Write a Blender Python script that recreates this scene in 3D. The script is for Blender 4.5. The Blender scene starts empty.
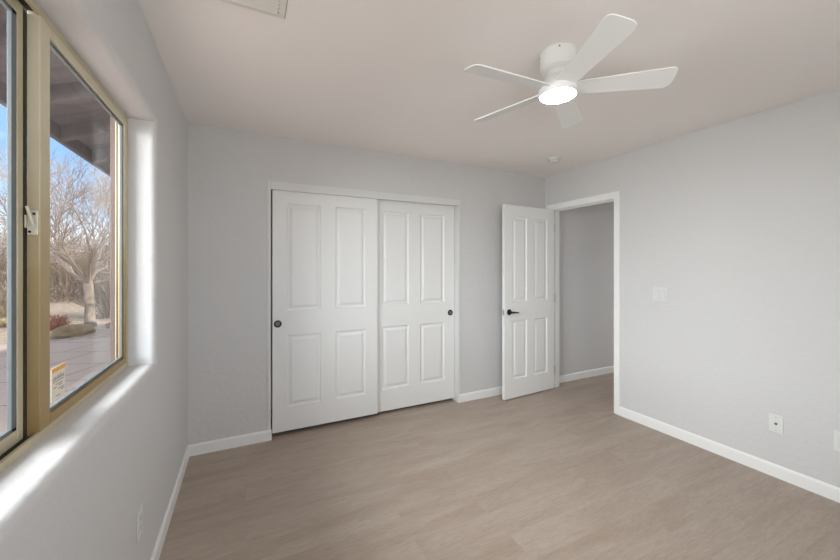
import bpy, bmesh, math, random
from mathutils import Vector, Matrix
random.seed(7)
S = bpy.context.scene
COL = S.collection
PI = math.pi

# ------------------------------------------------------------------ camera
cam_d = bpy.data.cameras.new('camera')
cam = bpy.data.objects.new('camera', cam_d); COL.objects.link(cam)
cam_d.sensor_width = 36.0
cam_d.lens = 36.0 * 354.0 / 840.0
cam_d.shift_y = -13.0 / 840.0
cam_d.clip_start = 0.02; cam_d.clip_end = 400
cam.location = (0, 0, 1.385)
cam.rotation_euler = (PI/2, 0, -math.radians(26.175))
S.camera = cam

# ------------------------------------------------------------------ exposure
S.view_settings.view_transform = 'Standard'
S.view_settings.look = 'None'
S.view_settings.gamma = 1.0
S.view_settings.use_curve_mapping = False
S.view_settings.exposure = 0.0
S.cycles.max_bounces = 14
S.cycles.diffuse_bounces = 10
S.cycles.transparent_max_bounces = 16
S.cycles.use_denoising = True
S.cycles.sample_clamp_indirect = 6.0

SKY_GAIN = 1.75          # blue sky seen over the patio
YARD_FILL = 480.0       # added area lamp in the yard, strengthens daylight at the left window
FRONT_FILL = 32.0       # added area lamp at the invented window behind the viewer
SUN_STRENGTH = 5.0
LAMP_STRENGTH = 145.0    # ceiling fan lamp
HALL_FILL = 11.0         # added area lamp brightening the hallway from its far end

# ------------------------------------------------------------------ world: blue sky, thin clouds, hazy bright side
W = bpy.data.worlds.new('sky'); S.world = W; W.use_nodes = True
nt = W.node_tree; nt.nodes.clear()
def N(t, **k):
    n = nt.nodes.new(t)
    for a, v in k.items(): setattr(n, a, v)
    return n
L = nt.links.new
tc = N('ShaderNodeTexCoord')
sep = N('ShaderNodeSeparateXYZ'); L(tc.outputs['Generated'], sep.inputs[0])
grad = N('ShaderNodeValToRGB'); L(sep.outputs['Z'], grad.inputs[0])
e = grad.color_ramp.elements
e[0].position = 0.0; e[0].color = (0.62, 0.76, 0.95, 1)
e[1].position = 0.85; e[1].color = (0.62, 0.58, 0.54, 1)
m = e.new(0.22); m.color = (0.25, 0.44, 0.78, 1)
m = e.new(0.42); m.color = (0.24, 0.42, 0.72, 1)
noi = N('ShaderNodeTexNoise'); noi.inputs['Scale'].default_value = 3.0; noi.inputs['Detail'].default_value = 7
mp = N('ShaderNodeMapping'); mp.inputs['Scale'].default_value = (1, 1, 3.0); L(tc.outputs['Generated'], mp.inputs[0]); L(mp.outputs[0], noi.inputs['Vector'])
cr = N('ShaderNodeValToRGB'); L(noi.outputs[0], cr.inputs[0])
cr.color_ramp.elements[0].position = 0.50; cr.color_ramp.elements[1].position = 0.78
mixc = N('ShaderNodeMixRGB'); L(cr.outputs[0], mixc.inputs[0]); L(grad.outputs[0], mixc.inputs[1]); mixc.inputs[2].default_value = (0.92, 0.95, 1.0, 1)
bg1 = N('ShaderNodeBackground'); L(mixc.outputs[0], bg1.inputs[0]); bg1.inputs[1].default_value = SKY_GAIN
out = N('ShaderNodeOutputWorld'); L(bg1.outputs[0], out.inputs[0])

# ------------------------------------------------------------------ sun (over the house, behind the viewer)
sd = bpy.data.lights.new('sun', 'SUN'); sd.energy = SUN_STRENGTH; sd.angle = math.radians(0.6); sd.color = (1, 0.93, 0.82)
so = bpy.data.objects.new('sun', sd); COL.objects.link(so)
so.location = (4, -3, 9)
so.rotation_euler = Vector((-0.62, 0.50, -0.62)).to_track_quat('-Z', 'Y').to_euler()

# unseen area lamps added as fill outside both windows and in the hall
def fill_lamp(name, loc, rot, sx, sy, watt, col=(1, 1, 1)):
    d = bpy.data.lights.new(name, 'AREA'); d.shape = 'RECTANGLE'; d.size = sx; d.size_y = sy; d.energy = watt; d.color = col
    o = bpy.data.objects.new(name, d); COL.objects.link(o); o.location = loc; o.rotation_euler = rot
    return o
fill_lamp('yard_fill', (-2.6, 0.7, 2.15), (PI/2 - 0.36, 0, -PI/2), 3.4, 2.0, YARD_FILL, (0.97, 0.985, 1.0))
fill_lamp('front_fill', (0.75, -1.0, 1.45), (PI/2 + 0.3, 0, 0), 1.7, 1.15, FRONT_FILL, (0.98, 0.99, 1.0))

fill_lamp('hall_fill', (5.55, 2.2, 1.05), (PI/2, 0, PI/2), 1.2, 1.6, HALL_FILL)

# ================================================================== materials
def mat(name, color, rough=0.6, metal=0.0, spec=0.4):
    m = bpy.data.materials.new(name); m.use_nodes = True
    b = m.node_tree.nodes['Principled BSDF']
    b.inputs['Base Color'].default_value = (*color, 1)
    b.inputs['Roughness'].default_value = rough
    b.inputs['Metallic'].default_value = metal
    b.inputs['Specular IOR Level'].default_value = spec
    return m
def nodes(m): return m.node_tree, m.node_tree.nodes['Principled BSDF']
def noise_bump(m, scale, strength, dist=0.002, detail=4, stretch=None):
    t, b = nodes(m)
    tc = t.nodes.new('ShaderNodeTexCoord'); n = t.nodes.new('ShaderNodeTexNoise')
    n.inputs['Scale'].default_value = scale; n.inputs['Detail'].default_value = detail
    if stretch:
        mp = t.nodes.new('ShaderNodeMapping'); mp.inputs['Scale'].default_value = stretch
        t.links.new(tc.outputs['Object'], mp.inputs[0]); t.links.new(mp.outputs[0], n.inputs['Vector'])
    else: t.links.new(tc.outputs['Object'], n.inputs['Vector'])
    bp = t.nodes.new('ShaderNodeBump'); bp.inputs['Strength'].default_value = strength; bp.inputs['Distance'].default_value = dist
    t.links.new(n.outputs[0], bp.inputs['Height']); t.links.new(bp.outputs[0], b.inputs['Normal'])
    return n
def vary(m, c1, c2, scale, detail=5, stretch=(1, 1, 1), lo=0.35, hi=0.65):
    t, b = nodes(m)
    tc = t.nodes.new('ShaderNodeTexCoord'); mp = t.nodes.new('ShaderNodeMapping'); mp.inputs['Scale'].default_value = stretch
    n = t.nodes.new('ShaderNodeTexNoise'); n.inputs['Scale'].default_value = scale; n.inputs['Detail'].default_value = detail
    r = t.nodes.new('ShaderNodeValToRGB')
    r.color_ramp.elements[0].position = lo; r.color_ramp.elements[0].color = (*c1, 1)
    r.color_ramp.elements[1].position = hi; r.color_ramp.elements[1].color = (*c2, 1)
    t.links.new(tc.outputs['Object'], mp.inputs[0]); t.links.new(mp.outputs[0], n.inputs['Vector'])
    t.links.new(n.outputs[0], r.inputs[0]); t.links.new(r.outputs[0], b.inputs['Base Color'])

M = {}
M['wall'] = mat('wall_paint', (0.595, 0.59, 0.588), 0.65, spec=0.3); noise_bump(M['wall'], 34, 0.60, 0.005, 3)
M['ceiling'] = mat('ceiling_paint', (0.87, 0.83, 0.805), 0.9, spec=0.1); noise_bump(M['ceiling'], 26, 0.25, 0.003, 4)
M['trim'] = mat('white_trim_paint', (0.79, 0.79, 0.78), 0.4)
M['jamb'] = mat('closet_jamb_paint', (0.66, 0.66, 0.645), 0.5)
M['door'] = mat('white_door_paint', (0.75, 0.75, 0.74), 0.42); noise_bump(M['door'], 60, 0.10, 0.001, 4, (3.0, 3.0, 0.16))
M['black'] = mat('blackened_bronze', (0.025, 0.022, 0.02), 0.35, 0.6)
M['pewter'] = mat('worn_bronze_cup', (0.16, 0.15, 0.14), 0.45, 0.5)
M['steel'] = mat('satin_steel', (0.5, 0.49, 0.47), 0.4, 0.8)
M['dark'] = mat('dark_gap', (0.012, 0.012, 0.012), 0.9)
M['fanwhite'] = mat('fan_white', (0.82, 0.82, 0.81), 0.45)
M['blade'] = mat('fan_blade_white', (0.83, 0.83, 0.82), 0.5); noise_bump(M['blade'], 60, 0.08, 0.001)
M['plastic'] = mat('white_plastic', (0.68, 0.68, 0.67), 0.35)
M['switch'] = mat('white_switch_plastic', (0.64, 0.64, 0.635), 0.35)
M['vent'] = mat('vent_enamel', (0.72, 0.70, 0.65), 0.5)
M['slot'] = mat('slot_dark', (0.03, 0.03, 0.03), 0.7)
M['bronze'] = mat('champagne_aluminium', (0.47, 0.37, 0.19), 0.45, 0.1); vary(M['bronze'], (0.46, 0.345, 0.17), (0.53, 0.44, 0.27), 3.0, 4, (1, 1, 1.5)); noise_bump(M['bronze'], 90, 0.06, 0.001)
def height_tone(m):  # base colour shifts from golden low down to paler higher up
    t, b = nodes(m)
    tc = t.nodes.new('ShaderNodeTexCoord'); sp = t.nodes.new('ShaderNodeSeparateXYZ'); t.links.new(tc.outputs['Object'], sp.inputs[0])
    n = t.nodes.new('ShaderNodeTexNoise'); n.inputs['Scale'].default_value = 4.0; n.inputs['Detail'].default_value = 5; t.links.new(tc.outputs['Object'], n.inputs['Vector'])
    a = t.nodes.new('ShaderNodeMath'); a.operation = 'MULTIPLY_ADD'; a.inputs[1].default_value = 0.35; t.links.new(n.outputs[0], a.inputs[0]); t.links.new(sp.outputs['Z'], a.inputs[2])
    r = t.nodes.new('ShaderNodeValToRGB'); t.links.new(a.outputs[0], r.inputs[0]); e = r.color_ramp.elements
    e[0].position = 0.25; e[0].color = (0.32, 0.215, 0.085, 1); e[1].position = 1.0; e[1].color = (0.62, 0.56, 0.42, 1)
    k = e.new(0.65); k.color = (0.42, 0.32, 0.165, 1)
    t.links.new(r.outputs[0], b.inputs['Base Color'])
height_tone(M['bronze'])
M['bronzelight'] = mat('pale_champagne_aluminium', (0.50, 0.45, 0.31), 0.42, 0.1); vary(M['bronzelight'], (0.44, 0.375, 0.24), (0.53, 0.475, 0.34), 4.0, 4)
M['seal'] = mat('grey_glazing_seal', (0.13, 0.148, 0.153), 0.5)
M['gasket'] = mat('black_gasket', (0.03, 0.028, 0.022), 0.7)
M['latch'] = mat('cream_latch_metal', (0.62, 0.58, 0.47), 0.4, 0.2)
M['extwood'] = mat('brown_exterior_wood', (0.17, 0.115, 0.10), 0.7); vary(M['extwood'], (0.085, 0.055, 0.046), (0.15, 0.10, 0.085), 8, 5, (1, 1, 0.1))
M['porch'] = mat('purple_brown_porch_boards', (0.14, 0.10, 0.10), 0.8); vary(M['porch'], (0.075, 0.065, 0.066), (0.125, 0.106, 0.108), 5, 6, (0.4, 3, 1))
M['stucco'] = mat('tan_stucco', (0.42, 0.33, 0.27), 0.9); noise_bump(M['stucco'], 60, 0.4, 0.004)
M['shell'] = mat('roof_felt', (0.2, 0.17, 0.15), 0.9)

# thin window glass, slightly dusty
g = bpy.data.materials.new('window_glass'); g.use_nodes = True; t = g.node_tree; t.nodes.clear()
o_ = t.nodes.new('ShaderNodeOutputMaterial'); tr = t.nodes.new('ShaderNodeBsdfTransparent'); gl = t.nodes.new('ShaderNodeBsdfGlossy')
tr.inputs[0].default_value = (0.97, 0.985, 0.98, 1); gl.inputs['Roughness'].default_value = 0.0
lw0 = t.nodes.new('ShaderNodeLayerWeight'); lw0.inputs[0].default_value = 0.5
lp = t.nodes.new('ShaderNodeMath'); lp.operation = 'POWER'; t.links.new(lw0.outputs['Facing'], lp.inputs[0]); lp.inputs[1].default_value = 5.0
lw = t.nodes.new('ShaderNodeMath'); lw.operation = 'MULTIPLY_ADD'; t.links.new(lp.outputs[0], lw.inputs[0]); lw.inputs[1].default_value = 0.4; lw.inputs[2].default_value = 0.02
mx_ = t.nodes.new('ShaderNodeMixShader'); t.links.new(lw.outputs[0], mx_.inputs[0]); t.links.new(tr.outputs[0], mx_.inputs[1]); t.links.new(gl.outputs[0], mx_.inputs[2])
df = t.nodes.new('ShaderNodeBsdfDiffuse'); df.inputs[0].default_value = (0.8, 0.8, 0.8, 1)
tcg = t.nodes.new('ShaderNodeTexCoord'); ng = t.nodes.new('ShaderNodeTexNoise'); ng.inputs['Scale'].default_value = 60; ng.inputs['Detail'].default_value = 6
t.links.new(tcg.outputs['Object'], ng.inputs['Vector'])
rg = t.nodes.new('ShaderNodeValToRGB'); t.links.new(ng.outputs[0], rg.inputs[0])
rg.color_ramp.elements[0].position = 0.45; rg.color_ramp.elements[0].color = (0.0, 0.0, 0.0, 1)
rg.color_ramp.elements[1].position = 0.75; rg.color_ramp.elements[1].color = (0.022, 0.022, 0.022, 1)
m2 = t.nodes.new('ShaderNodeMixShader'); t.links.new(rg.outputs[0], m2.inputs[0]); t.links.new(mx_.outputs[0], m2.inputs[1]); t.links.new(df.outputs[0], m2.inputs[2])
t.links.new(m2.outputs[0], o_.inputs[0]); M['glass'] = g

# lamp diffuser
lm = bpy.data.materials.new('lamp_diffuser'); lm.use_nodes = True; t = lm.node_tree; b = t.nodes['Principled BSDF']
b.inputs['Base Color'].default_value = (0.9, 0.9, 0.9, 1); b.inputs['Emission Color'].default_value = (1, 0.97, 0.93, 1); b.inputs['Emission Strength'].default_value = LAMP_STRENGTH
M['lamp'] = lm

# vinyl plank floor, boards running along X
fl = mat('oak_vinyl_plank', (0.4, 0.32, 0.26), 0.45, spec=0.35); t, b = nodes(fl)
tc = t.nodes.new('ShaderNodeTexCoord')
br = t.nodes.new('ShaderNodeTexBrick'); br.offset = 0.37; br.offset_frequency = 2
br.inputs['Scale'].default_value = 1.0; br.inputs['Brick Width'].default_value = 1.22; br.inputs['Row Height'].default_value = 0.18
br.inputs['Mortar Size'].default_value = 0.0007; br.inputs['Mortar Smooth'].default_value = 0.3; br.inputs['Bias'].default_value = 0.0
br.inputs['Color1'].default_value = (0, 0, 0, 1); br.inputs['Color2'].default_value = (1, 1, 1, 1); br.inputs['Mortar'].default_value = (0.4, 0.4, 0.4, 1)
t.links.new(tc.outputs['Object'], br.inputs['Vector'])
sc_ = t.nodes.new('ShaderNodeVectorMath'); sc_.operation = 'SCALE'; sc_.inputs['Scale'].default_value = 7.3; t.links.new(br.outputs['Color'], sc_.inputs[0])
ad = t.nodes.new('ShaderNodeVectorMath'); ad.operation = 'ADD'; t.links.new(tc.outputs['Object'], ad.inputs[0]); t.links.new(sc_.outputs[0], ad.inputs[1])
def nz(scale, stretch, detail, rough, dist):
    mp = t.nodes.new('ShaderNodeMapping'); mp.inputs['Scale'].default_value = stretch; t.links.new(ad.outputs[0], mp.inputs[0])
    n = t.nodes.new('ShaderNodeTexNoise'); n.inputs['Scale'].default_value = scale; n.inputs['Detail'].default_value = detail; n.inputs['Roughness'].default_value = rough; n.inputs['Distortion'].default_value = dist
    t.links.new(mp.outputs[0], n.inputs['Vector']); return n
def mixn(kind, fac, a, b_):
    x = t.nodes.new('ShaderNodeMixRGB'); x.blend_type = kind
    if isinstance(fac, float): x.inputs[0].default_value = fac
    else: t.links.new(fac, x.inputs[0])
    t.links.new(a, x.inputs[1])
    if isinstance(b_, tuple): x.inputs[2].default_value = b_
    else: t.links.new(b_, x.inputs[2])
    return x.outputs[0]
def ramp(src, p0, c0, p1, c1):
    r = t.nodes.new('ShaderNodeValToRGB'); t.links.new(src, r.inputs[0]); e = r.color_ramp.elements
    e[0].position = p0; e[0].color = (*c0, 1); e[1].position = p1; e[1].color = (*c1, 1); return r.outputs[0]
blotch = nz(1.5, (0.9, 4.5, 1), 4, 0.55, 0.6)          # slow brown clouds along the board
grain = nz(6.0, (1.0, 14.0, 1), 9, 0.70, 1.4)          # cathedral grain
pores = nz(16.0, (1.4, 22.0, 1), 3, 0.6, 0.0)          # fine pores
col = ramp(blotch.outputs[0], 0.34, (0.362, 0.292, 0.236), 0.60, (0.415, 0.347, 0.297))
col = mixn('MULTIPLY', 1.0, col, ramp(grain.outputs[0], 0.32, (0.86, 0.85, 0.84), 0.66, (1.06, 1.06, 1.06)))
col = mixn('MULTIPLY', 1.0, col, ramp(pores.outputs[0], 0.36, (0.87, 0.865, 0.86), 0.52, (1.0, 1.0, 1.0)))
col = mixn('MULTIPLY', 1.0, col, ramp(br.outputs['Color'], 0.0, (0.975, 0.97, 0.965), 1.0, (1.02, 1.02, 1.02)))
col = mixn('MIX', br.outputs['Fac'], col, (0.33, 0.265, 0.215, 1))
t.links.new(col, b.inputs['Base Color'])
bpf = t.nodes.new('ShaderNodeBump'); bpf.inputs['Strength'].default_value = 0.12; bpf.inputs['Distance'].default_value = 0.002
t.links.new(grain.outputs[0], bpf.inputs['Height']); t.links.new(bpf.outputs[0], b.inputs['Normal'])
M['floor'] = fl

# outdoor grounds
pv = mat('paver_stone', (0.3, 0.22, 0.22), 0.85); t, b = nodes(pv)
tc = t.nodes.new('ShaderNodeTexCoord'); br = t.nodes.new('ShaderNodeTexBrick'); br.offset = 0.43
br.inputs['Brick Width'].default_value = 1.25; br.inputs['Row Height'].default_value = 0.85; br.inputs['Scale'].default_value = 1
br.inputs['Mortar Size'].default_value = 0.012
br.inputs['Color1'].default_value = (0.46, 0.365, 0.325, 1); br.inputs['Color2'].default_value = (0.53, 0.42, 0.37, 1); br.inputs['Mortar'].default_value = (0.25, 0.19, 0.17, 1)
mpp = t.nodes.new('ShaderNodeMapping'); mpp.inputs['Rotation'].default_value = (0, 0, 0.35)
t.links.new(tc.outputs['Object'], mpp.inputs[0]); t.links.new(mpp.outputs[0], br.inputs['Vector']); t.links.new(br.outputs['Color'], b.inputs['Base Color'])
M['paver'] = pv
M['gravel'] = mat('desert_gravel', (0.5, 0.4, 0.32), 0.95); vary(M['gravel'], (0.32, 0.235, 0.18), (0.52, 0.43, 0.35), 7.0, 14); noise_bump(M['gravel'], 30, 0.6, 0.03)
M['bark'] = mat('pale_bark', (0.42, 0.36, 0.31), 0.9); vary(M['bark'], (0.26, 0.20, 0.155), (0.46, 0.375, 0.30), 9, 6, (1, 1, 0.3))
M['twig'] = mat('bare_twig', (0.45, 0.36, 0.29), 0.9)
M['brush'] = mat('dry_brush_twig', (0.27, 0.20, 0.145), 0.9)
M['straw'] = mat('straw_brush_twig', (0.50, 0.40, 0.27), 0.9)
M['redleaf'] = mat('rust_red_leaf', (0.26, 0.095, 0.06), 0.8)
M['rock'] = mat('tan_sandstone', (0.42, 0.31, 0.18), 0.9); vary(M['rock'], (0.22, 0.14, 0.07), (0.50, 0.37, 0.20), 3, 8); noise_bump(M['rock'], 14, 0.7, 0.04)
M['redrock'] = mat('red_sandstone', (0.36, 0.18, 0.12), 0.9); vary(M['redrock'], (0.26, 0.12, 0.08), (0.5, 0.28, 0.2), 4, 8); noise_bump(M['redrock'], 14, 0.7, 0.04)
M['hill'] = mat('scrub_hillside', (0.28, 0.22, 0.18), 1.0); vary(M['hill'], (0.16, 0.13, 0.10), (0.40, 0.32, 0.26), 0.8, 12)
M['paper'] = mat('sticker_paper', (0.78, 0.72, 0.62), 0.6)
M['orange'] = mat('sticker_orange', (0.80, 0.42, 0.10), 0.6)
M['ink'] = mat('sticker_ink', (0.10, 0.09, 0.09), 0.7)
M['inkgrey'] = mat('sticker_grey_ink', (0.42, 0.39, 0.36), 0.7)

# ================================================================== mesh helpers
class MB:
    def __init__(s): s.bm = bmesh.new()
    def box(s, x0, x1, y0, y1, z0, z1, bev=0.0, seg=2):
        r = bmesh.ops.create_cube(s.bm, size=1.0)
        v = r['verts']
        for q in v:
            q.co = Vector(((x0+x1)/2 + q.co.x*(x1-x0), (y0+y1)/2 + q.co.y*(y1-y0), (z0+z1)/2 + q.co.z*(z1-z0)))
        if bev > 0:
            ed = list({e for q in v for e in q.link_edges})
            bmesh.ops.bevel(s.bm, geom=ed, offset=bev, segments=seg, affect='EDGES', profile=0.5)
        return s
    def quad(s, *p):
        s.bm.faces.new([s.bm.verts.new(q) for q in p]); return s
    def lathe(s, prof, c=(0, 0, 0), n=48, axis='z', cap=True):
        rings = []
        for r, h in prof:
            ring = []
            for i in range(n):
                a = 2*PI*i/n; u, v = r*math.cos(a), r*math.sin(a)
                p = {'z': (u, v, h), 'x': (h, u, v), 'y': (u, h, v)}[axis]
                ring.append(s.bm.verts.new((c[0]+p[0], c[1]+p[1], c[2]+p[2])))
            rings.append(ring)
        for a, b in zip(rings, rings[1:]):
            for i in range(n): s.bm.faces.new((a[i], a[(i+1) % n], b[(i+1) % n], b[i]))
        if cap:
            s.bm.faces.new(rings[0][::-1]); s.bm.faces.new(rings[-1])
        return s
    def tube(s, pts, rads, n=6, cap=True):
        rings = []; up = Vector((0.31, 0.23, 0.92)).normalized()
        for i, p in enumerate(pts):
            p = Vector(p); d = (Vector(pts[min(i+1, len(pts)-1)]) - Vector(pts[max(i-1, 0)])).normalized()
            a = d.cross(up)
            if a.length < 1e-3: a = d.cross(Vector((1, 0, 0)))
            a.normalize(); b = d.cross(a)
            rings.append([s.bm.verts.new(p + rads[i]*(math.cos(2*PI*k/n)*a + math.sin(2*PI*k/n)*b)) for k in range(n)])
        for a, b in zip(rings, rings[1:]):
            for k in range(n): s.bm.faces.new((a[k], a[(k+1) % n], b[(k+1) % n], b[k]))
        if cap:
            s.bm.faces.new(rings[0][::-1]); s.bm.faces.new(rings[-1])
        return s
    def prism(s, outline, h0, h1, fn, bev=0):
        """outline: 2-D points; fn(u, v, h) -> 3-D"""
        a = [s.bm.verts.new(fn(u, v, h0)) for u, v in outline]; b = [s.bm.verts.new(fn(u, v, h1)) for u, v in outline]
        n = len(a)
        s.bm.faces.new(a[::-1]); s.bm.faces.new(b)
        for i in range(n): s.bm.faces.new((a[i], a[(i+1) % n], b[(i+1) % n], b[i]))
        return s
    def build(s, name, m, parent=None, smooth=False, off=None):
        bmesh.ops.recalc_face_normals(s.bm, faces=s.bm.faces[:])
        me = bpy.data.meshes.new(name); s.bm.to_mesh(me); s.bm.free()
        me.materials.append(m)
        if off is not None: me.transform(Matrix.Translation(-Vector(off)))
        o = bpy.data.objects.new(name, me); COL.objects.link(o)
        if parent: o.parent = parent
        if smooth:
            for p in me.polygons: p.use_smooth = True
            if smooth is not True:
                me.set_sharp_from_angle(angle=math.radians(smooth))
        return o

def tag(o, label=None, cat=None, group=None, kind=None):
    if label: o['label'] = label
    if cat: o['category'] = cat
    if group: o['group'] = group
    if kind: o['kind'] = kind
    return o
def empty(name, loc, rz=0, **k):
    o = bpy.data.objects.new(name, None); COL.objects.link(o); o.location = loc; o.rotation_euler = (0, 0, rz); o.empty_display_size = 0.1
    return tag(o, **k)
def struct(o, label=None, cat=None): return tag(o, label, cat, kind='structure')

# ================================================================== the room shell
XL, XR, YB, YF, ZC = -0.383, 3.14, 3.074, -0.62, 2.44
XO = -0.535                      # outside face of the window wall
HX1 = 5.6                        # far end of the hallway

struct(MB().box(XO, HX1+0.1, YF-0.1, 3.85, -0.12, 0).build('floor', M['floor']), 'taupe oak vinyl plank floor with boards running along the closet wall', 'floor')
struct(MB().box(XO, HX1+0.1, YF-0.1, 3.85, ZC, ZC+0.1).build('ceiling', M['ceiling']), 'flat textured ceiling carrying the white fan', 'ceiling')

# window opening in the left wall
WY0, WY1, WZ0, WZ1 = 0.52, 2.078, 0.924, 2.079
def left_wall():
    mb = MB(); bm = mb.bm; r = 0.030
    rings = []
    def rect(off, x): return [bm.verts.new((x, y, z)) for y, z in ((WY0-off, WZ0-off), (WY1+off, WZ0-off), (WY1+off, WZ1+off), (WY0-off, WZ1+off))]
    rings.append(rect(r+0.003, XL))
    for k in range(9):
        a = PI/2*k/8
        rings.append(rect(r*(1-math.sin(a)), XL - r*(1-math.cos(a))))
    rings.append(rect(0, XL-r-0.003)); rings.append(rect(0, XO))
    for a, b in zip(rings, rings[1:]):
        for i in range(4): bm.faces.new((a[i], a[(i+1) % 4], b[(i+1) % 4], b[i]))
    o = [bm.verts.new((XL, y, z)) for y, z in ((YF-0.1, 0), (YB+0.12, 0), (YB+0.12, ZC), (YF-0.1, ZC))]
    for i in range(4): bm.faces.new((o[i], o[(i+1) % 4], rings[0][(i+1) % 4], rings[0][i]))
    q = [bm.verts.new((XO, v.co.y, v.co.z)) for v in o]
    for i in range(4): bm.faces.new((q[i], q[(i+1) % 4], rings[-1][(i+1) % 4], rings[-1][i]))
    for i in range(4): bm.faces.new((o[i], o[(i+1) % 4], q[(i+1) % 4], q[i]))
    w = mb.build('wall_left', M['wall'], smooth=30)
    return struct(w, 'pale grey wall on the left holding the bronze framed window', 'wall')
left_wall()

CX0, CX1, CZ = 0.176, 1.945, 2.06      # closet opening
mb = MB(); mb.box(XL, CX0, YB, YB+0.12, 0, ZC); mb.box(CX1, XR+0.12, YB, YB+0.12, 0, ZC); mb.box(CX0, CX1, YB, YB+0.12, CZ, ZC)
struct(mb.build('wall_back', M['wall']), 'pale grey far wall around the closet doors', 'wall')
DY0, DY1, DZ = 2.204, 2.975, 2.036      # bedroom doorway in the right wall
mb = MB(); mb.box(XR, XR+0.12, YF-0.1, DY0, 0, ZC); mb.box(XR, XR+0.12, DY1, YB, 0, ZC); mb.box(XR, XR+0.12, DY0, DY1, DZ, ZC)
struct(mb.build('wall_right', M['wall']), 'pale grey right hand wall pierced by the doorway', 'wall')
FX0, FX1, FZ0, FZ1 = -0.1, 1.6, 0.92, 2.08
mb = MB(); mb.box(XL, FX0, YF-0.1, YF, 0, ZC); mb.box(FX1, XR, YF-0.1, YF, 0, ZC); mb.box(FX0, FX1, YF-0.1, YF, 0, FZ0); mb.box(FX0, FX1, YF-0.1, YF, FZ1, ZC)
struct(mb.build('wall_front', M['wall']), 'grey wall behind the viewer', 'wall')
# closet interior
mb = MB(); mb.box(CX0-0.3, CX1+0.3, 3.75, 3.85, 0, ZC); mb.box(CX0-0.32, CX0-0.3, YB+0.12, 3.75, 0, ZC); mb.box(CX1+0.3, CX1+0.32, YB+0.12, 3.75, 0, ZC)
struct(mb.build('wall_closet', M['wall']), 'inside walls of the closet behind the sliding doors', 'wall')
# hallway
struct(MB().box(XR+0.12, HX1, YB-0.004, YB+0.12, 0, ZC).build('wall_hall', M['wall']), 'shaded grey hallway wall seen through the doorway', 'wall')
mb = MB(); mb.box(XR+0.12, HX1, 1.2, 1.3, 0, ZC); mb.box(HX1, HX1+0.1, 1.2, YB+0.12, 0, ZC)
struct(mb.build('wall_hallside', M['wall']), 'hidden walls closing the hallway', 'wall')

# ------------------------------------------------------------------ baseboards
def bb(axis, c, s, a0, a1, name, label, h=0.083, th=0.013):
    """axis 'x': runs along x at y=c, sticking out by s*th"""
    prof = [(0, 0), (th, 0), (th, h-0.012), (th*0.45, h), (0, h)]
    mb = MB()
    fn = (lambda u, v, w: (w, c+s*u, v)) if axis == 'x' else (lambda u, v, w: (c+s*u, w, v))
    mb.prism(prof, a0, a1, fn)
    return struct(mb.build(name, M['trim']), label, 'baseboard')
bb('x', YB, -1, XL, CX0+0.008, 'baseboard_back', 'short white baseboard between left corner and closet')
bb('x', YB, -1, CX1+0.004, XR, 'baseboard_backright', 'white baseboard between closet and open door')
bb('y', XL, 1, YF, YB, 'baseboard_left', 'white baseboard under the window wall')
bb('y', XR, -1, YF, DY0-0.058, 'baseboard_right', 'long white baseboard along the right hand wall')
bb('x', YB-0.004, -1, XR+0.12, HX1, 'baseboard_hall', 'white baseboard of the hallway beyond the doorway')

# ------------------------------------------------------------------ door frame and casing (right wall)
CW = 0.055
mb = MB()
mb.box(XR-0.002, XR+0.122, DY0-0.012, DY0+0.003, 0, DZ); mb.box(XR-0.002, XR+0.122, DY1-0.003, DY1+0.012, 0, DZ); mb.box(XR-0.002, XR+0.122, DY0-0.012, DY1+0.012, DZ-0.003, DZ+0.014)
mb.box(XR+0.045, XR+0.085, DY0+0.003, DY0+0.012, 0, DZ-0.012, 0.002); mb.box(XR+0.045, XR+0.085, DY1-0.012, DY1-0.003, 0, DZ-0.012, 0.002); mb.box(XR+0.045, XR+0.085, DY0+0.003, DY1-0.003, DZ-0.012, DZ-0.003, 0.002)
jam = struct(mb.build('trim_1', M['trim']), 'white painted jamb lining the bedroom doorway', 'door frame')
st = MB().box(XR+0.004, XR+0.034, DY0+0.0028, DY0+0.005, 0.86, 0.96, 0.0005).build('strike_plate', M['steel'], jam)
st['label'] = 'small dull steel strike plate'
def casing(name, label, boxes):
    mb = MB()
    for (y0, y1, z0, z1, ya, yb, za, zb) in boxes:
        mb.box(XR-0.011, XR, y0, y1, z0, z1, 0.002); mb.box(XR-0.016, XR-0.009, ya, yb, za, zb, 0.003)
    return struct(mb.build(name, M['trim']), label, 'door casing')
zt = DZ+0.006
casing('trim_2', 'white casing on the right side of the doorway', [(DY0-0.006-CW, DY0-0.006, 0, zt+CW, DY0-0.006-CW, DY0-0.006-CW*0.5, 0, zt+CW)])
casing('trim_3', 'white casing at the hinge side, squeezed into the corner', [(DY1+0.006, DY1+0.006+CW, 0, zt+CW, DY1+0.006+CW*0.5, DY1+0.006+CW, 0, zt+CW)])
casing('trim_4', 'white head casing across the top of the doorway', [(DY0-0.006, DY1+0.006, zt, zt+CW, DY0-0.006-CW*0.4, DY1+0.006+CW*0.4, zt+CW*0.5, zt+CW)])

# ------------------------------------------------------------------ closet frame
mb = MB()
mb.box(CX0-0.022, CX0+0.003, YB-0.004, YB+0.125, 0.0, 2.078, 0.0015); mb.box(CX1-0.003, CX1+0.022, YB-0.006, YB+0.125, 0, 2.078, 0.0015)
struct(mb.build('trim_5', M['jamb']), 'thin white jambs at both sides of the closet', 'closet frame')
mb = MB(); mb.box(CX0+0.003, CX1-0.003, YB-0.006, YB+0.014, 2.008, 2.073, 0.002); mb.box(CX0+0.004, CX1-0.004, YB+0.0145, YB+0.12, 2.036, 2.055)
struct(mb.build('trim_6', M['jamb']), 'white fascia board hiding the closet door track', 'closet trim')

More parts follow.
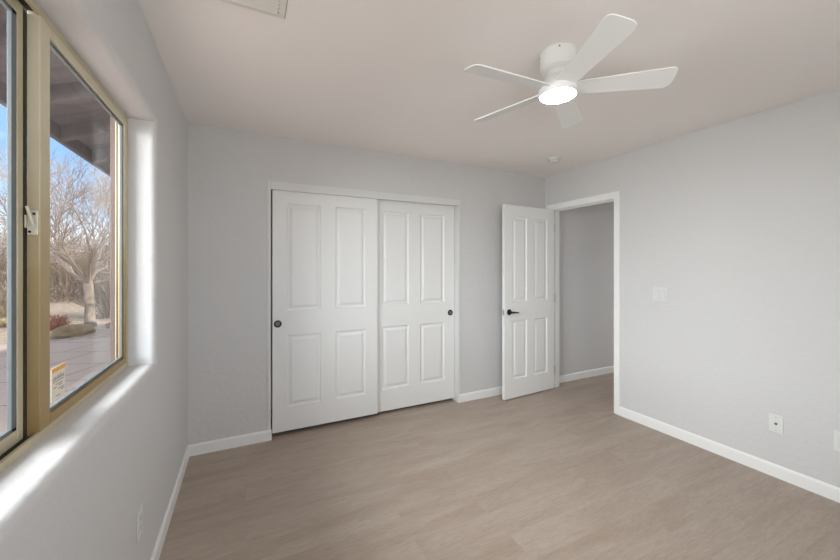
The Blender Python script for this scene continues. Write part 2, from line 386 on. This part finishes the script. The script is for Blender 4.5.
# ================================================================== panel doors
def door_mesh(w, z0, z1, th, panels, both=False):
    """slab in local coords: x 0..w, front face at y=0 facing -y, z; panels = [(x0,x1,z0,z1)]"""
    mb = MB(); bm = mb.bm
    xs = sorted({0, w} | {p[0] for p in panels} | {p[1] for p in panels})
    zs = sorted({z0, z1} | {p[2] for p in panels} | {p[3] for p in panels})
    def face(y, s):
        vv = {}
        def V(x, z, d=0.0):
            k = (round(x, 5), round(z, 5), round(d, 5))
            if k not in vv: vv[k] = bm.verts.new((x, y + s*d, z))
            return vv[k]
        for i in range(len(xs)-1):
            for j in range(len(zs)-1):
                a, b, c, d = xs[i], xs[i+1], zs[j], zs[j+1]
                if any(abs(p[0]-a) < 1e-6 and abs(p[1]-b) < 1e-6 and abs(p[2]-c) < 1e-6 and abs(p[3]-d) < 1e-6 for p in panels):
                    prev = [V(a, c), V(b, c), V(b, d), V(a, d)]
                    for ins, dep in ((0.004, 0.0055), (0.010, 0.0105), (0.017, 0.0120), (0.024, 0.0108), (0.040, 0.0030), (0.044, 0.0024)):
                        cur = [V(a+ins, c+ins, dep), V(b-ins, c+ins, dep), V(b-ins, d-ins, dep), V(a+ins, d-ins, dep)]
                        for q in range(4): bm.faces.new((prev[q], prev[(q+1) % 4], cur[(q+1) % 4], cur[q]))
                        prev = cur
                    bm.faces.new(prev)
                else: bm.faces.new((V(a, c), V(b, c), V(b, d), V(a, d)))
    face(0.0, 1)
    if both: face(th, -1)
    else: mb.quad((0, th, z0), (w, th, z0), (w, th, z1), (0, th, z1))
    mb.quad((0, 0, z0), (0, th, z0), (0, th, z1), (0, 0, z1)); mb.quad((w, 0, z0), (w, th, z0), (w, th, z1), (w, 0, z1))
    mb.quad((0, 0, z0), (w, 0, z0), (w, th, z0), (0, th, z0)); mb.quad((0, 0, z1), (w, 0, z1), (w, th, z1), (0, th, z1))
    bmesh.ops.remove_doubles(bm, verts=bm.verts[:], dist=1e-5)
    return mb
def panels4(w, st, mul, zl=(0.232, 0.822), zu=(1.026, 1.910)):
    pw = (w - 2*st - mul)/2
    return [(st, st+pw, *zl), (w-st-pw, w-st, *zl), (st, st+pw, *zu), (w-st-pw, w-st, *zu)]

def finger_pull(parent, x, z):
    mb = MB(); mb.lathe([(0.030, 0.0), (0.030, -0.002), (0.028, -0.0032), (0.0185, -0.0032), (0.018, -0.0015)], (x, 0, z), 40, 'y', cap=False)
    p = mb.build('finger_pull', M['black'], parent, smooth=40); p['label'] = 'round dark bronze recessed finger pull'
    mb = MB(); mb.lathe([(0.0182, -0.0018), (0.017, -0.0010), (0.009, -0.0006), (0.0085, -0.0014), (0.004, -0.0018)], (x, 0, z), 40, 'y')
    mb.build('pull_cup', M['pewter'], p, smooth=40)

CW_D = 0.905
d1 = empty('door_1', (0.192, YB+0.022, 0)); struct(d1, 'left white four panel sliding closet door, in the front track', 'closet door')
door_mesh(CW_D-0.012, 0.038, 2.03, 0.034, panels4(CW_D-0.012, 0.110, 0.124)).build('slab', M['door'], d1)
finger_pull(d1, 0.040, 0.922)
d2 = empty('door_2', (1.033, YB+0.066, 0)); struct(d2, 'right white four panel sliding closet door, in the rear track', 'closet door')
door_mesh(CW_D, 0.028, 2.03, 0.034, panels4(CW_D, 0.115, 0.122)).build('slab', M['door'], d2)
finger_pull(d2, CW_D-0.047, 0.915)
# bedroom door: hinged on the corner side, standing open against the far wall
DWID = 0.745
ang = math.atan2(0.046, 0.741)
d3 = empty('door_3', (3.137, 2.937, 0), ang); struct(d3, 'white four panel bedroom door standing open beside the doorway', 'door')
mb = door_mesh(DWID, 0.012, 2.034, 0.035, [(a, b, c, d) for a, b, c, d in panels4(DWID, 0.109, 0.106, (0.208, 0.823), (1.020, 1.912))], both=True)
for v in mb.bm.verts: v.co.x -= DWID
mb.build('slab', M['door'], d3)
HXp, HZ = -(DWID-0.062), 0.915
mb = MB(); mb.lathe([(0.031, 0.0), (0.031, -0.005), (0.027, -0.009), (0.014, -0.011), (0.0115, -0.013), (0.0115, -0.045), (0.010, -0.048)], (HXp, 0, HZ), 36, 'y')
ro = mb.build('door_lever', M['black'], d3, smooth=35); ro['label'] = 'black lever handle on round rose'
mb = MB(); mb.tube([(HXp-0.010, -0.046, HZ), (HXp+0.012, -0.049, HZ), (HXp+0.040, -0.050, HZ-0.001), (HXp+0.072, -0.049, HZ-0.004), (HXp+0.090, -0.046, HZ-0.007)], [0.0105, 0.0115, 0.0095, 0.008, 0.006], 12)
mb.build('lever', M['black'], ro, smooth=50)
mb = MB(); mb.lathe([(0.031, 0.035), (0.031, 0.040), (0.027, 0.044), (0.014, 0.046), (0.0115, 0.048), (0.0115, 0.075), (0.010, 0.078)], (HXp, 0, HZ), 36, 'y')
rb = mb.build('door_lever', M['black'], d3, smooth=35)
mb = MB(); mb.tube([(HXp-0.010, 0.076, HZ), (HXp+0.045, 0.080, HZ-0.001), (HXp+0.090, 0.078, HZ-0.007)], [0.0105, 0.0095, 0.006], 12); mb.build('lever', M['black'], rb, smooth=50)
mb = MB(); mb.box(-DWID-0.0012, -DWID+0.001, 0.006, 0.029, HZ-0.028, HZ+0.028, 0.0004); mb.box(-DWID-0.009, -DWID, 0.011, 0.024, HZ-0.008, HZ+0.008, 0.002)
lt = mb.build('latch_plate', M['steel'], d3); lt['label'] = 'dull steel latch plate on the door edge'
for z in (0.22, 1.03, 1.83):
    mb = MB(); mb.lathe([(0.0055, z-0.045), (0.0055, z+0.045)], (0.004, -0.004, 0), 12); mb.build('hinge', M['steel'], d3, smooth=40)

# ================================================================== window
WX = -0.492                       # room-side face of the frame
w1 = empty('window_1', (WX, WY1, WZ0)); struct(w1, 'large sliding window with champagne bronze aluminium frame in the left wall', 'window')
OFF = (WX, WY1, WZ0)
def wb(mb, name, m, parent=None, **k): return mb.build(name, m, parent or w1, off=OFF, **k)
def ring_yz(mb, y0, y1, z0, z1, w, x0, x1, bev=0.0015):
    mb.box(x0, x1, y0, y1, z0, z0+w, bev); mb.box(x0, x1, y0, y1, z1-w, z1, bev)
    mb.box(x0, x1, y0, y0+w, z0+w, z1-w, bev); mb.box(x0, x1, y1-w, y1, z0+w, z1-w, bev)
# outer frame: room-side lip, recessed track floor and outer lip
mb = MB(); ring_yz(mb, WY0, WY1, WZ0, WZ1, 0.021, -0.502, WX); ring_yz(mb, WY0, WY1, WZ0, WZ1, 0.010, -0.5345, -0.501, 0.0); ring_yz(mb, WY0, WY1, WZ0, WZ1, 0.016, -0.5350, -0.531)
wb(mb, 'window_frame', M['bronzelight'])
mb = MB(); ring_yz(mb, WY0+0.001, WY1-0.001, WZ0+0.001, WZ1-0.001, 0.0105, -0.5305, -0.503, 0.0)
wb(mb, 'track_channel', M['gasket'])
# sliding sash (right hand, room side)
SY0, SY1, SZ0, SZ1 = 1.298, WY1-0.014, WZ0+0.013, WZ1-0.013
def sash(name, y0, y1, z0, z1, xa, xb, wl, wr, wt, m, lab, bead):
    mb = MB()
    mb.box(xa, xb, y0, y0+wl, z0, z1, 0.002); mb.box(xa, xb, y1-wr, y1, z0, z1, 0.002)
    mb.box(xa, xb, y0+wl, y1-wr, z0, z0+wt, 0.002); mb.box(xa, xb, y0+wl, y1-wr, z1-wt, z1, 0.002)
    s = wb(mb, name, m); s['label'] = lab
    mb = MB(); i = 0.010; bi = bead
    a, b, c, d = y0+wl, y1-wr, z0+wt, z1-wt; x0, x1 = (xa+xb)/2-0.0045, (xa+xb)/2+0.0045
    mb.box(x0, x1, a, a+i*0.6, c, d, 0.001); mb.box(x0, x1, b-bi, b, c, d, 0.001); mb.box(x0, x1, a, b, c, c+i, 0.001); mb.box(x0, x1, a, b, d-i, d, 0.001)
    wb(mb, 'glazing_bead', M['seal'], s)
    xm = (xa+xb)/2
    mb = MB(); mb.box(xm-0.002, xm+0.002, a, b, c, d); wb(mb, 'pane', M['glass'], s)
    return s
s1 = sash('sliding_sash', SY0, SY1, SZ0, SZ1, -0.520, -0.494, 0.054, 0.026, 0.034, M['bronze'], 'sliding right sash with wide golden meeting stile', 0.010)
s2 = sash('fixed_sash', WY0+0.012, SY0-0.012, WZ0+0.013, WZ1-0.013, -0.534, -0.5215, 0.03, 0.026, 0.034, M['bronzelight'], 'fixed left sash', 0.021)
mb = MB(); mb.box(-0.5335, -0.5195, SY0-0.0125, SY0+0.0005, SZ0-0.002, SZ1-0.01); wb(mb, 'weather_strip', M['gasket'], s1)
# sash latch on the end of the meeting stile
lx, ly, lz = -0.5105, SY0, 1.50
mb = MB(); mb.box(-0.518, -0.4965, ly-0.005, ly, lz-0.030, lz+0.036, 0.0015); mb.box(-0.516, -0.4985, ly-0.009, ly-0.004, lz-0.030, lz-0.014, 0.001); mb.box(-0.5215, -0.517, ly-0.012, ly, lz-0.012, lz+0.022, 0.001)
la = wb(mb, 'sash_latch', M['latch']); la['label'] = 'cream metal thumb latch on the meeting stile'
mb = MB(); mb.tube([(-0.505, ly-0.008, lz-0.006), (-0.507, ly-0.013, lz+0.012), (-0.511, ly-0.017, lz+0.034), (-0.513, ly-0.019, lz+0.044)], [0.004, 0.005, 0.004, 0.003], 8); wb(mb, 'latch_lever', M['latch'], la, smooth=50)
mb = MB(); mb.lathe([(0.0035, -0.0065), (0.0030, -0.0072)], (-0.504, ly, lz+0.026), 12, 'y'); mb.lathe([(0.0035, -0.0095), (0.0030, -0.0102)], (-0.511, ly, lz-0.022), 12, 'y'); wb(mb, 'latch_screw', M['slot'], la)
# outdoor wooden surround
mb = MB(); ring_yz(mb, WY0-0.09, WY1+0.088, WZ0-0.09, WZ1+0.09, 0.094, -0.556, -0.5355)
wb(mb, 'exterior_casing', M['extwood'])
w2 = empty('added_window', (FX0, YF-0.06, FZ0)); struct(w2, 'added bronze framed window behind the viewer, opening for a fill lamp', 'window')  # unseen window, made up to let fill light into the room
mb = MB()
for a in ((FX0, FX1, FZ0, FZ0+0.04), (FX0, FX1, FZ1-0.04, FZ1), (FX0, FX0+0.04, FZ0, FZ1), (FX1-0.04, FX1, FZ0, FZ1), (0.72, 0.78, FZ0, FZ1)): mb.box(a[0], a[1], YF-0.09, YF-0.05, a[2], a[3], 0.002)
fr2 = mb.build('window_frame', M['bronzelight'], w2, off=(FX0, YF-0.06, FZ0))
mb = MB(); mb.box(FX0+0.03, FX1-0.03, YF-0.072, YF-0.068, FZ0+0.03, FZ1-0.03); mb.build('pane', M['glass'], w2, off=(FX0, YF-0.06, FZ0))
# sticker on the pane
sx = -0.5045
p0 = empty('warning_sticker', (sx, 1.4305, 0.990)); tag(p0, 'small paper sticker with orange band inside the lower corner of the window pane', 'sticker')
SO = (sx, 1.4305, 0.990)
def sb(y0, y1, z0, z1, m, name, par, x=0.0006): return MB().box(sx, sx+x, y0, y1, z0, z1).build(name, m, par, off=SO)
def st_at(u0, u1, v0, v1): return (1.387+0.087*u0, 1.387+0.087*u1, 0.990+0.098*v0, 0.990+0.098*v1)
pb = MB().box(sx-0.0002, sx+0.0002, *st_at(0, 1, 0, 1)).build('sticker_sheet', M['paper'], p0, off=SO)
sb(*st_at(0, 1, 0.87, 1), M['orange'], 'orange_band', p0)
mb = MB()
pts = [(0.08, 0.62), (0.92, 0.62), (0.92, 0.66), (0.84, 0.74), (0.74, 0.68), (0.66, 0.78), (0.55, 0.70), (0.44, 0.77), (0.36, 0.68), (0.24, 0.74), (0.08, 0.66)]
q = [(st_at(u, u, v, v)[0], st_at(u, u, v, v)[2]) for u, v in pts]
mb.prism(q, 0, 0.0006, lambda u, v, h: (sx+h, u, v)); mb.build('grey_emblem', M['inkgrey'], p0, off=SO)
mb = MB()
for (u0, u1, v) in ((0.12, 0.88, 0.56), (0.3, 0.78, 0.47), (0.14, 0.34, 0.39), (0.5, 0.72, 0.41), (0.48, 0.9, 0.31), (0.66, 0.92, 0.25), (0.3, 0.6, 0.12)):
    a = st_at(u0, u1, v, v+0.018); mb.box(sx, sx+0.0006, *a)
mb.build('printed_lines', M['ink'], p0, off=SO)

# ================================================================== ceiling fan
FC = Vector((1.381, 1.268, 0))
fan = empty('ceiling_fan', (FC.x, FC.y, ZC)); tag(fan, 'white five blade hugger ceiling fan with glowing round light', 'ceiling fan')
def fz(z): return z - ZC
mb = MB(); mb.lathe([(0.082, fz(2.44)), (0.083, fz(2.436)), (0.083, fz(2.370)), (0.079, fz(2.358)), (0.066, fz(2.350)), (0.058, fz(2.345))], n=64); cn = mb.build('canopy', M['fanwhite'], fan, smooth=35)
for a in (228, 318, 48, 138):
    mb = MB(); ca, sa = math.cos(math.radians(a)), math.sin(math.radians(a))
    mb.tube([(0.0825*ca, 0.0825*sa, fz(2.428)), (0.0850*ca, 0.0850*sa, fz(2.428))], [0.004, 0.003], 10); mb.build('canopy_screw', M['slot'], cn)
mb = MB(); mb.lathe([(0.056, fz(2.347)), (0.053, fz(2.338)), (0.053, fz(2.318))], n=48); mb.build('neck', M['fanwhite'], fan, smooth=35)
mb = MB(); mb.lathe([(0.060, fz(2.320)), (0.064, fz(2.316)), (0.074, fz(2.292)), (0.080, fz(2.272)), (0.080, fz(2.258)), (0.064, fz(2.254))], n=64); mb.build('motor_housing', M['fanwhite'], fan, smooth=35)
mb = MB(); mb.lathe([(0.072, fz(2.264)), (0.087, fz(2.263)), (0.090, fz(2.258)), (0.090, fz(2.231)), (0.088, fz(2.228)), (0.085, fz(2.228))], n=64); mb.build('light_ring', M['fanwhite'], fan, smooth=35)
mb = MB(); mb.lathe([(0.0852, fz(2.2345)), (0.0848, fz(2.2285)), (0.078, fz(2.2262)), (0.050, fz(2.2235)), (0.014, fz(2.2225))], n=64); df_ = mb.build('light_diffuser', M['lamp'], fan, smooth=50); df_['label'] = 'glowing white light disc'
def blade(theta, pitch=math.radians(15)):
    mb = MB(); out = []
    r0, r1 = 0.062, 0.512
    w0, w1 = 0.042, 0.062           # half widths
    c = 0.034
    out += [(r0, -w0), (r1-0.05, -w1)]
    def arc(cx_, cy_, r, a0, a1, n=7): return [(cx_+r*math.cos(a0+(a1-a0)*i/n), cy_+r*math.sin(a0+(a1-a0)*i/n)) for i in range(n+1)]
    out += arc(r1-c-0.006, -w1+c, c, -PI/2, 0) + arc(r1-c, w1-c*0.8, c*0.8, 0, PI/2) + [(r0, w0)]
    ca, sa = math.cos(theta), math.sin(theta); zc = fz(2.261)
    def fn(u, v, h):
        # v > 0 lies clockwise (seen from above) and is the raised edge
        vv = v*math.cos(pitch) - h*math.sin(pitch); zz = zc + v*math.sin(pitch) + h*math.cos(pitch)
        return (u*ca + vv*sa, u*sa - vv*ca, zz)
    mb.prism(out, -0.003, 0.003, fn)
    bmesh.ops.bevel(mb.bm, geom=[e for e in mb.bm.edges], offset=0.0008, segments=1, affect='EDGES')
    return mb.build('blade', M['blade'], fan)
for k in range(5): blade(math.radians(32.5 + 72*k))

# ================================================================== small fittings
# smoke detector
sm = empty('smoke_detector', (2.675, 2.50, ZC)); tag(sm, 'small round white smoke detector on the ceiling near the doorway', 'smoke detector')
MB().lathe([(0.060, 0), (0.064, -0.003), (0.064, -0.010), (0.060, -0.014)], n=48).build('base', M['plastic'], sm, smooth=35)
MB().lathe([(0.050, -0.014), (0.049, -0.030), (0.046, -0.040), (0.038, -0.046), (0.020, -0.048)], n=48).build('cover', M['plastic'], sm, smooth=35)
mb = MB()
for k in range(18):
    a = 2*PI*k/18; c_, s_ = math.cos(a), math.sin(a)
    mb.prism([(-0.005, -0.034), (0.005, -0.034), (0.005, -0.027), (-0.005, -0.027)], 0.0470, 0.0500, lambda u, v, h: (h*c_-u*s_, h*s_+u*c_, v))
mb.build('vent_slots', M['inkgrey'], sm)

# ceiling register
vt = empty('ceiling_vent', (-0.005, 1.495, ZC)); tag(vt, 'white louvred air vent at the top edge of the ceiling', 'air vent')
VX, VY = 0.150, 0.104
mb = MB(); t_ = 0.024
mb.box(-VX, VX, -VY, -VY+t_, -0.007, 0, 0.002); mb.box(-VX, VX, VY-t_, VY, -0.007, 0, 0.002); mb.box(-VX, -VX+t_, -VY+t_, VY-t_, -0.007, 0, 0.002); mb.box(VX-t_, VX, -VY+t_, VY-t_, -0.007, 0, 0.002)
mb.build('vent_frame', M['vent'], vt)
MB().box(-VX+0.01, VX-0.01, -VY+0.01, VY-0.01, -0.0012, 0).build('backing', M['slot'], vt)
for k in range(7):
    y = -VY+t_+0.012 + k*0.0225
    mb = MB(); mb.prism([(y-0.011, -0.0015), (y+0.010, -0.013), (y+0.011, -0.012), (y-0.010, -0.0012)], -VX+t_-0.004, VX-t_-0.005, lambda u, v, h: (h, u, v)); mb.build('slat', M['vent'], vt)
for k in range(7):
    y = -VY+t_+0.012 + k*0.0225
    MB().box(VX-t_-0.006, VX-t_+0.003, y-0.0125, y+0.002, -0.0065, -0.002).build('slat_end', M['vent'], vt)
mb = MB()
mb.box(VX+0.0002, VX+0.0030, -VY+0.004, VY-0.002, -0.0066, -0.001); mb.build('edge_shadow', M['inkgrey'], vt)  # grey strip painted in as the shadow line along the vent's side edge

def plate(name, loc, rz, w, h, label, cat, m=M['plastic'], th=0.006):
    e_ = empty(name, loc, rz); tag(e_, label, cat)     # local: x across, y out of the wall (towards -y), z up
    MB().box(-w/2, w/2, -th, 0, -h/2, h/2, 0.0022, 3).build('cover_plate', m, e_)
    return e_
# rocker switch on right wall (faces -X): local -y -> world -x : rz = -90deg
sw = plate('light_switch', (XR, 1.787, 1.154), -PI/2, 0.117, 0.114, 'white double rocker light switch beside the doorway', 'light switch', M['switch'])
for s in (-1, 1):
    mb = MB(); x = s*0.023
    mb.box(x-0.0178, x+0.0178, -0.0068, -0.005, -0.0345, 0.0345, 0.0005)
    f_ = mb.build('rocker_frame', M['inkgrey'], sw)
    mb = MB(); mb.prism([(-0.0072, -0.033), (-0.0115, -0.033), (-0.0076, 0.001), (-0.0095, 0.033), (-0.0072, 0.033)], x-0.0165, x+0.0165, lambda u, v, h_: (h_, u, v)); mb.build('rocker', M['switch'], sw)
cx_ = plate('coax_plate', (XR, 1.059, 0.352), -PI/2, 0.071, 0.115, 'white cable wall plate with dark centre jack on the right wall', 'wall plate')
mb = MB(); mb.lathe([(0.0085, -0.006), (0.0085, -0.010), (0.0055, -0.0105), (0.0048, -0.017)], n=6, axis='y'); j = mb.build('coax_jack', M['pewter'], cx_, smooth=20); j['label'] = 'dark metal cable jack'
for z in (-0.042, 0.042):
    mb = MB(); mb.lathe([(0.0035, -0.006), (0.0030, -0.0072)], (0, 0, z), 12, 'y'); mb.build('screw', M['steel'], cx_)
def outlet(loc, rz, label):
    o_ = plate('power_outlet', loc, rz, 0.071, 0.117, label, 'power outlet')
    mb = MB(); mb.box(-0.017, 0.017, -0.0085, -0.005, -0.034, 0.034, 0.001); r_ = mb.build('receptacle', M['switch'], o_)
    mb = MB()
    for z in (-0.018, 0.018):
        mb.box(-0.0075, -0.0055, -0.0089, -0.0083, z-0.001, z+0.008); mb.box(0.0055, 0.0075, -0.0089, -0.0083, z-0.001, z+0.006); mb.lathe([(0.0024, -0.0083), (0.0024, -0.0089)], (0, 0, z-0.008), 10, 'y')
    mb.build('socket_slots', M['slot'], r_)
outlet((XR, 0.768, 0.356), -PI/2, 'white power outlet cut by the right edge, near the cable plate')
outlet((XL, 1.756, 0.368), PI/2, 'white power outlet low on the wall under the window')

# ================================================================== outdoors
GZ = -0.10
gm = MB(); gm.box(-70, 30, -30, 120, GZ-0.4, GZ-0.03); struct(gm.build('ground_gravel', M['gravel']), 'tan desert gravel yard beyond the patio', 'ground')
pm = MB(); pm.box(-4.3, XO, -8, 9.6, GZ-0.2, GZ); struct(pm.build('floor_patio', M['paver']), 'purplish paver patio in the shade outside the window', 'patio')
# the house outside: wall running on, roof deck and overhang
struct(MB().box(XO, XL-0.02, YB+0.12, 9.3, GZ-0.05, 2.6).build('wall_exterior', M['stucco']), 'outside wall of the house running past the window', 'wall')
roof = empty('roof_overhang', (-1.25, 0, 2.34)); struct(roof, 'brown porch roof overhang with rafters above the window', 'roof')
RO = (-1.25, 0, 2.34); SL = 0.39; EX = -1.25
def slope_box(mb, x0, x1, y0, y1, zlo, zhi):
    f = lambda x, y, dz: (x, y, 2.34 + (x-EX)*SL + dz)
    p = [f(x, y, dz) for dz in (zlo, zhi) for x, y in ((x0, y0), (x1, y0), (x1, y1), (x0, y1))]
    v = [mb.bm.verts.new(q) for q in p]
    for a in ((0, 1, 2, 3), (4, 5, 6, 7), (0, 1, 5, 4), (1, 2, 6, 5), (2, 3, 7, 6), (3, 0, 4, 7)): mb.bm.faces.new([v[i] for i in a])
mb = MB(); slope_box(mb, EX, 2.6, -6, 9.6, 0.10, 0.16); mb.build('roof_deck', M['porch'], roof, off=RO)
mb = MB(); mb.box(2.6, 6.2, -6, 9.6, 3.95, 4.05); mb.box(6.1, 6.2, -6, 9.6, 2.5, 3.95); mb.build('roof_top', M['shell'], roof, off=RO)
mb = MB(); mb.box(EX-0.035, EX, -6, 9.6, 2.335, 2.50, 0.003); fb = mb.build('fascia_board', M['porch'], roof, off=RO)
for k in range(16):
    y = 0.55 + 0.61*k
    mb = MB(); slope_box(mb, EX, XO-0.001, y-0.03, y+0.03, -0.0, 0.10); mb.build('rafter', M['porch'], roof, off=RO)

def grow(mb, p, d, r, ln, depth, rng, spread=0.6, kids=(2, 3), n=5, up=0.12, seg=3, minr=0.0035):
    pts = [p]; rad = [r]; q = Vector(p); dd = Vector(d).normalized()
    for i in range(seg):
        dd = (dd + Vector((rng.gauss(0, .16), rng.gauss(0, .16), rng.gauss(0, .12)+up*0.4))).normalized()
        q = q + dd*ln/seg; pts.append(q.copy()); rad.append(max(minr, r*(1-0.35*(i+1)/seg)))
    mb.tube(pts, rad, n if depth > 1 else 3, cap=False)
    if depth == 0: return
    for k in range(rng.randint(*kids)):
        i = rng.randint(1, seg) if k else seg
        ax = Vector((rng.gauss(0, 1), rng.gauss(0, 1), rng.gauss(0, 0.7))).normalized()
        nd = (dd + ax*spread*rng.uniform(0.6, 1.3) + Vector((0, 0, up))).normalized()
        grow(mb, pts[i], nd, max(minr, rad[i]*rng.uniform(0.6, 0.78)), ln*rng.uniform(0.66, 0.86), depth-1, rng, spread, kids, n, up, seg, minr)

def tree(loc, h, r, seed, label, group=None, depth=6):
    rng = random.Random(seed)
    e_ = empty('bare_tree', loc); tag(e_, label, 'tree', group)
    mb = MB(); top = Vector((-0.05, 0.02, h*0.235))
    mb.tube([(0, 0, -0.06), (0, 0, 0.1), (-0.015, 0, h*0.12), top, top+Vector((0, 0, 0.10))], [r*1.45, r*1.1, r*0.95, r*1.0, r*0.6], 10); mb.build('trunk', M['bark'], e_, smooth=True)
    mb = MB()
    for k in range(7):
        a = 2*PI*k/7 + rng.uniform(-.3, .3); el = rng.uniform(0.6, 1.2)
        grow(mb, top - Vector((0, 0, 0.03*k/7)), (math.cos(a)*math.cos(el), math.sin(a)*math.cos(el), math.sin(el)), r*rng.uniform(0.30, 0.46), h*0.26, depth-1, rng, 0.6, (3, 4), 5, 0.08)
    mb.build('branches', M['twig'], e_)
    return e_
tree((-3.58, 11.87, GZ-0.03), 4.6, 0.105, 3, 'bare pale trunked tree framed in the middle of the right window pane')

def bush(loc, h, wd, seed, m, label, n=46, depth=2, name='dry_shrub'):
    rng = random.Random(seed)
    mb = MB()
    for k in range(n):
        a = rng.uniform(0, 2*PI); t_ = rng.uniform(0.1, 1.1)
        p = Vector((rng.gauss(0, wd*0.14), rng.gauss(0, wd*0.14), -0.02))
        grow(mb, p, (math.cos(a)*t_, math.sin(a)*t_, 1.0), 0.013, h*rng.uniform(0.35, 0.6), depth, rng, 0.5, (2, 3), 4, 0.1, 3, 0.006)
    o = mb.build(name, m); o.location = loc
    return tag(o, label, 'shrub')
g0 = GZ-0.03
bush((-3.6, 13.6, g0), 1.2, 0.9, 21, M['brush'], 'dark dry shrub behind the pale tree trunk, to its right', 90)
bush((-6.1, 14.4, g0), 0.9, 0.9, 22, M['straw'], 'straw coloured shrub seen through the narrow left pane', 90)
bush((-4.12, 11.6, g0), 0.30, 0.5, 24, M['redleaf'], 'low rust red plant behind the long tan boulder', 60, 2, 'red_plant')

def thicket():
    rng = random.Random(5); mb = MB()
    for k in range(1500):
        y = rng.uniform(19.5, 28); x = -y*rng.uniform(0.18, 0.62)
        if k >= 950: x = -rng.uniform(15, 27); y = rng.uniform(-4, 19)
        h = rng.uniform(1.6, 3.7)
        a = rng.uniform(0, 2*PI); t_ = rng.uniform(0.0, 0.8)
        grow(mb, Vector((x, y, g0)), (math.cos(a)*t_, math.sin(a)*t_, 1), 0.016, h*0.5, 2, rng, 0.55, (2, 3), 3, 0.1, 2, 0.006)
    return tag(mb.build('brush_thicket', M['brush']), 'tangle of leafless brush filling the yard behind the trees', 'brush', kind='stuff')
thicket()
# low hill closing the view
mb = MB(); rows = []
rng = random.Random(9)
for j in range(7):
    yy = 32 + j*8; row = []
    for i in range(41):
        x = -60 + i*2.2*1.0
        z = GZ-0.1 + (j/6)**1.2*5.0*(0.75+0.25*math.sin(i*0.45+j)) + rng.uniform(-0.15, 0.15)*j
        row.append(mb.bm.verts.new((x, yy, z)))
    rows.append(row)
for a, b in zip(rows, rows[1:]):
    for i in range(40): mb.bm.faces.new((a[i], a[i+1], b[i+1], b[i]))
struct(mb.build('ground_hill', M['hill'], smooth=True), 'low scrub covered hillside far behind the brush', 'hill')

def rock(loc, s, seed, m, label):
    rng = random.Random(seed); mb = MB()
    bmesh.ops.create_icosphere(mb.bm, subdivisions=4, radius=1.0)
    ks = [(Vector((rng.gauss(0, 1), rng.gauss(0, 1), rng.gauss(0, 1))).normalized(), rng.uniform(0.55, 0.9)) for _ in range(14)]
    for v in mb.bm.verts:
        for nrm, dd in ks:
            k = v.co.dot(nrm)
            if k > dd: v.co -= nrm*(k-dd)*0.85
        v.co = Vector((v.co.x*s[0], v.co.y*s[1], v.co.z*s[2]))
    o = mb.build('boulder', m, smooth=True); o.location = loc; o.rotation_euler = (0, 0, seed)
    return tag(o, label, 'rock')
rock((-3.42, 10.42, g0+0.08), (0.42, 0.30, 0.18), 1, M['rock'], 'long tan boulder lying in front of the pale trunked tree')
rock((-2.95, 11.35, g0+0.07), (0.22, 0.2, 0.13), 4, M['redrock'], 'small red boulder to the right of the pale tree trunk')
rock((-5.5, 12.7, g0+0.10), (0.40, 0.3, 0.2), 6, M['rock'], 'tan boulder glimpsed through the narrow left pane')
